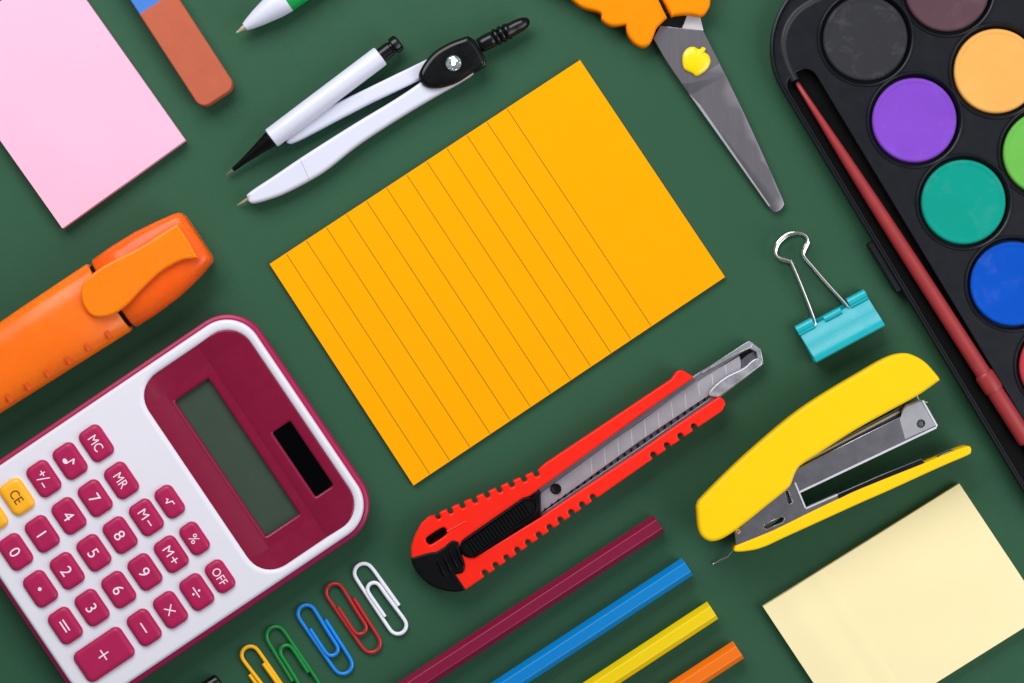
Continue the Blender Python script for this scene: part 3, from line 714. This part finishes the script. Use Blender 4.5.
tc_ = t.add('tail_cap', plate([t.O(sm(cap), 23)], 2.6, 23.4, 2, 4), M['mblack'], smooth=50)
bm = bmesh.new()
for k in range(4):
    x, y = 437.5 + 6.3 * k, 558 - 3.9 * k
    tube([(*t.L(x, y, 24), 23.0), (*t.L(x + 2.2, y + 6, 24), 24.2), (*t.L(x + 6, y + 15, 24), 24.2), (*t.L(x + 7.5, y + 18.5, 24), 23)], [1.2, 1.9, 1.9, 1.2], 10, bm)
t.add('lock_ridge', bm, M['mblack'], parent=tc_, smooth=60)
t.add('moulded_line', tube([(*t.L(447, 531.5, 22), 21.6), (*t.L(466, 521.5, 22), 21.6)], 1.0, 8), M['redp'], parent=knife)

# ------------------------------------------------------------------ stapler lying on its side
t = Thing('stapler', 'yellow half-open stapler lying on its side', 'stapler', (830, 460), zref=46)
cov = [(697, 512), (697.6, 504.5), (703, 496.8), (735, 465), (768, 435.5), (795, 413.5), (820.6, 396), (855.7, 375), (885, 358.3), (901.4, 353.2), (913, 355), (926, 362.8), (938.6, 377, 1), (940, 380, 1), (919, 394.8), (891, 410.2), (855.7, 429.8), (820.6, 452.3), (801.5, 464.8), (795.5, 472.5), (791, 484), (785.4, 490.6), (767, 505.5), (750.3, 519), (732.7, 532.4), (719, 540), (708, 540.8), (699.5, 532.5)]
t.add('top_cover', plate([t.O(sm(cov), 50)], 20, 52, 3.6, 5, low=9), M['yel'], smooth=60)
inner = [(770, 482), (797, 463), (830, 445), (860, 428), (892, 411.5), (902, 404), (905, 413), (880, 430), (800, 470), (785, 485)]
t.add('staple_channel', plate([t.O(inner, 30)], 12, 30, 0.6), M['steeld'])
t.add('pusher_rail', bar(t.L(800, 464.5, 34), t.L(900, 411.5, 34), 2.0, 14, 34), M['brass'])
mg = [(778, 478, 1), (802, 466, 1), (858, 437.5, 1), (901.6, 416, 1), (901.4, 410, 1), (905.5, 404.8, 1), (921, 399, 1), (924, 400.5, 1), (937.6, 426, 1), (936, 428.5, 1), (799.5, 493.5, 1), (786, 488, 1)]
hole = circle(0, 0, 4.3, 20)
t.add('nose_sheen', plate([t.O([(899.5, 419.5), (903.8, 409), (906.5, 406.5), (921, 401.2), (935, 425.2), (905, 439.5)], 42), circle(*t.L(920.8, 423.7, 42), 4.3, 20)], 41, 42.35, 0.3), M['satin'])  # lighter overlay imitates the brighter reflection at this end of the magazine
hc = t.L(920.8, 423.7, 42)
mgp = t.add('magazine', plate([t.O([m_[:2] for m_ in mg], 42), [(hc[0] + a, hc[1] + b) for a, b in hole][::-1]], 38, 42, 0.8), M['steel'])
t.add('magazine_flange', bar(t.L(799, 492.4, 42), t.L(936.3, 427.3, 42), 2.0, 14, 42.6), M['steelb'], parent=mgp)
t.add('magazine_nose', bar(t.L(922.6, 400.5, 42), t.L(937, 426, 42), 1.8, 14, 42.9), M['steelb'], parent=mgp)
t.add('rivet_dimple', disc(*t.L(920.8, 423.7, 40), [(4.6, 36), (4.4, 39), (2, 39.4)], 20), M['steeld'], parent=mgp)
t.add('drive_pin', tube([(*t.L(916, 394, 40), 40), (*t.L(919, 400.5, 40), 40)], 0.7, 8), M['brass'])
t.add('nose_pin', tube([(*t.L(923, 401, 40), 36), (*t.L(928.5, 402.5, 40), 36)], 0.6, 8), M['brass'])
base = [(734.8, 551.5), (735.2, 545.8, 1), (768, 532.6), (785.4, 524.5), (803, 515.7), (820.6, 507.2), (838, 499), (855.7, 490.6), (891, 476.2), (926, 462.3), (952, 451.6), (967, 446.2), (970.6, 447.6), (971, 451.4), (968, 455), (947, 464), (926, 473.4), (891, 489.4), (855.7, 505), (820.6, 521), (785.4, 537), (764.4, 546.7), (750, 550.6)]
bs = t.add('base', plate([t.O(sm(base, 4), 44)], 8, 46, 1.8, 4, low=4), M['yel'], smooth=60)
bp_ = [(734.5, 531.8), (760, 510), (790.7, 484), (795.5, 482), (798, 490), (802, 502), (806.5, 507.6), (813, 506), (838, 494.5), (922, 459), (925, 463.5), (862, 491), (768, 534), (735.8, 546.5)]
sl1 = [(784.5, 491.5), (788, 489.8), (790.5, 496), (792.5, 502.5), (790, 505), (787.3, 503)]
sl2 = [(763, 528), (765.5, 524), (782, 516.5), (785, 518.5), (783, 522), (767, 529.4)]
pl = t.add('base_plate', plate([t.O(bp_, 43), t.O(sl1, 43)[::-1], t.O(sl2, 43)[::-1]], 38, 43, 0.7), M['steel'])
t.add('plate_backing', plate([t.O([(737, 534), (788, 489), (794, 506), (770, 528), (740, 542)], 34)], 12, 34, 0.6), M['steeld'])
bm = bmesh.new()
bar(t.L(795, 482.5, 44), t.L(805.5, 508, 44), 1.6, 30, 44, bm); bar(t.L(806, 508.6, 44), t.L(838, 494.6, 44), 1.3, 30, 44.02, bm)
t.add('plate_rim', bm, M['steelb'], parent=pl)
bm = bmesh.new(); c_ = t.O(sl2, 44)
for a, b in zip(c_, c_[1:] + c_[:1]): tube([(a[0], a[1], 43.2), (b[0], b[1], 43.2)], 0.45, 6, bm)
t.add('slot_lip', bm, M['chrome'], parent=pl)
bm = bmesh.new(); c_ = t.O(sl1, 44)
for a, b in zip(c_, c_[1:] + c_[:1]): tube([(a[0], a[1], 43.2), (b[0], b[1], 43.2)], 0.6, 6, bm)
t.add('slot_lip', bm, M['chrome'], parent=pl)
bst = t.add('base_strip', plate([t.O([(838, 494.2), (882, 475), (921, 459.6), (924, 462), (924.5, 465), (862, 491.5), (839, 500.6)], 45)], 38, 44.6, 0.5), M['black'])
t.add('strip_edge', tube([(*t.L(838, 494.2, 45), 44.4), (*t.L(882, 475, 45), 44.4), (*t.L(921.5, 459.2, 45), 44.4), (*t.L(924.5, 462.6, 45), 44.2)], 0.5, 8), M['rail'], parent=bst)
t.add('anvil', plate([t.O(sm([(937, 457.8), (943, 453.6), (952, 450.2), (954, 451.2), (948, 455), (940, 458.6)]), 40)], 30, 41, 0.8), M['rail'])
t.add('hinge_pin', disc(*t.L(738, 531.5, 44), [(2.6, 30), (2.6, 44), (1.6, 45)], 16), M['chrome'])
sp_ = [(737, 548, 20), (736, 546, 18), (733.5, 549.5, 14), (728, 556.5, 8), (721, 559.6, 4), (713.2, 564, 2.2)]
t.add('spring_wire', tube([(*t.L(x, y, z), z) for x, y, z in sp_], 0.85, 8), M['chrome'], smooth=80)

# ------------------------------------------------------------------ coloured pencils
def pencil(label, rgb, mname, e0, e1, r=10.6, length=560):
    """e0, e1: the two corners of the blunt end in the photo."""
    t = Thing('colored_pencil', label, 'pencil', ((e0[0] + e1[0]) / 2 - 110, (e0[1] + e1[1]) / 2 + 73), ang=-33.25, zref=11, group='coloured pencils laid side by side')
    m = mat(mname, rgb, 0.34, var=0.015, bump=0.0, coat=0.0, spec=0.35, rvar=0.02)
    a, b = t.L(*e0), t.L(*e1); uc, vc = (a[0] + b[0]) / 2, (a[1] + b[1]) / 2
    z = r * math.cos(math.radians(30)) + 0.2
    A = (uc, vc, z); B = (uc - 10, vc, z)
    bm = lathe(A, B, [(0, r - 0.35), (0.35, r), (length, r)], n=6, phase=0)
    es = [e for e in bm.edges if abs((e.verts[0].co - e.verts[1].co).normalized().x) > 0.9 and e.calc_length() > 10]
    bmesh.ops.bevel(bm, geom=es, offset=0.9, segments=3, affect='EDGES', profile=0.5)
    t.add('shaft', bm, m, smooth=25)
    t.add('sharpened_cone', lathe((uc - length, vc, z), (uc - length - 9, vc, z), [(0, r * 0.93), (55, 2.2)], n=24), M['wood'])
    t.add('lead', lathe((uc - length - 54, vc, z), (uc - length - 60, vc, z), [(0, 2.2), (9, 0.3)], n=16), m)
    return t
pencil('dark maroon hexagonal pencil, longest visible of the row', (128, 16, 56), 'pencil_maroon', (653.5, 515), (664.5, 532))
pencil('bright blue hexagonal pencil with a plain blunt end', (0, 126, 200), 'pencil_blue', (681.5, 557.5), (693.5, 575.5))
pencil('lemon yellow hexagonal pencil with a plain blunt end', (240, 206, 0), 'pencil_yellow', (706.5, 601), (719, 619.5))
pencil('orange hexagonal pencil in the row below the knife', (244, 116, 10), 'pencil_orange', (732, 640), (745, 659.5))

# ------------------------------------------------------------------ black pen at the lower edge
t = Thing('black_pen', 'glossy black pen end at the bottom edge below the calculator', 'pen', (190, 695), ang=-34, zref=9, single=True)
e = t.L(218.5, 678.5)
t.add('black_pen', lathe((e[0], e[1] + 1.5, 9), (e[0] - 10, e[1] + 1.5, 9), [(0, 5.0), (0.8, 6.6), (2.5, 7.4), (20, 7.8), (22, 8.6), (300, 9), (330, 3), (340, 1)], n=32), M['black'])

# ------------------------------------------------------------------ paper clips
def clip_path(fv, fh):
    """Gem clip centred on 0,0, long axis u. fv flips the long axis, fh the short axis."""
    D, R, Ri = 31.2, 9.5, 6.7
    P = []
    P.append((15.5, R + 1.9, 0.0))                                # free outer end
    P.append((-D, R + 0.2, 0.2))
    P += [(x, y, 0.3) for x, y in arc(-D, 0, R, 90, 270, 14)][1:]
    P.append((0, -R, 0.6)); P.append((D, -R, 1.0))
    P += [(x, y, 1.6) for x, y in arc(D, -0.6, R - 0.6, 270, 450, 14)][1:]
    P.append((0, R - 3.0, 3.0))
    P += [(x, y, 3.4) for x, y in arc(-12, -0.3, Ri, 90, 270, 12)]
    P.append((17, -Ri + 0.3, 3.0))
    return [(x * fv, y * fh, z) for x, y, z in P]
def paper_clip(label, rgb, mname, c, ang, fv, fh):
    t = Thing('paper_clip', label, 'paper clip', c, ang=ang, zref=3, group='coloured paper clips in a diagonal row', single=True)
    m = mat(mname, rgb, 0.36, var=0.02, coat=0.15)
    u, v = t.L(*c)
    path = [(u + x, v + y, 2.3 + z * 0.45) for x, y, z in clip_path(fv, fh)]
    fine = []
    for a, b in zip(path, path[1:]):
        n_ = max(1, int(math.dist(a, b) / 4))
        fine += [tuple(a[d] + (b[d] - a[d]) * k / n_ for d in range(3)) for k in range(n_)]
    fine.append(path[-1])
    for _ in range(2):
        fine = [fine[0]] + [tuple((fine[i - 1][d] + 2 * fine[i][d] + fine[i + 1][d]) / 4 for d in range(3)) for i in range(1, len(fine) - 1)] + [fine[-1]]
    t.add('paper_clip', tube(fine, 1.98, 12), m, smooth=60)
paper_clip('white plastic coated paper clip, nearest the red knife', (236, 236, 246), 'coating_white', (380.9, 598.9), 56.5, 1, -1)
paper_clip('dark red plastic coated paper clip', (176, 34, 34), 'coating_red', (353.1, 617.6), 55.3, -1, -1)
paper_clip('bright blue plastic coated paper clip', (14, 132, 226), 'coating_blue', (324.9, 639), 55.3, -1, -1)
paper_clip('green plastic coated paper clip', (8, 128, 54), 'coating_green', (293.3, 661.8), 56, 1, 1)
paper_clip('amber yellow plastic coated paper clip, cut by the lower edge', (250, 186, 10), 'coating_yellow', (267.6, 681), 55.5, -1, 1)
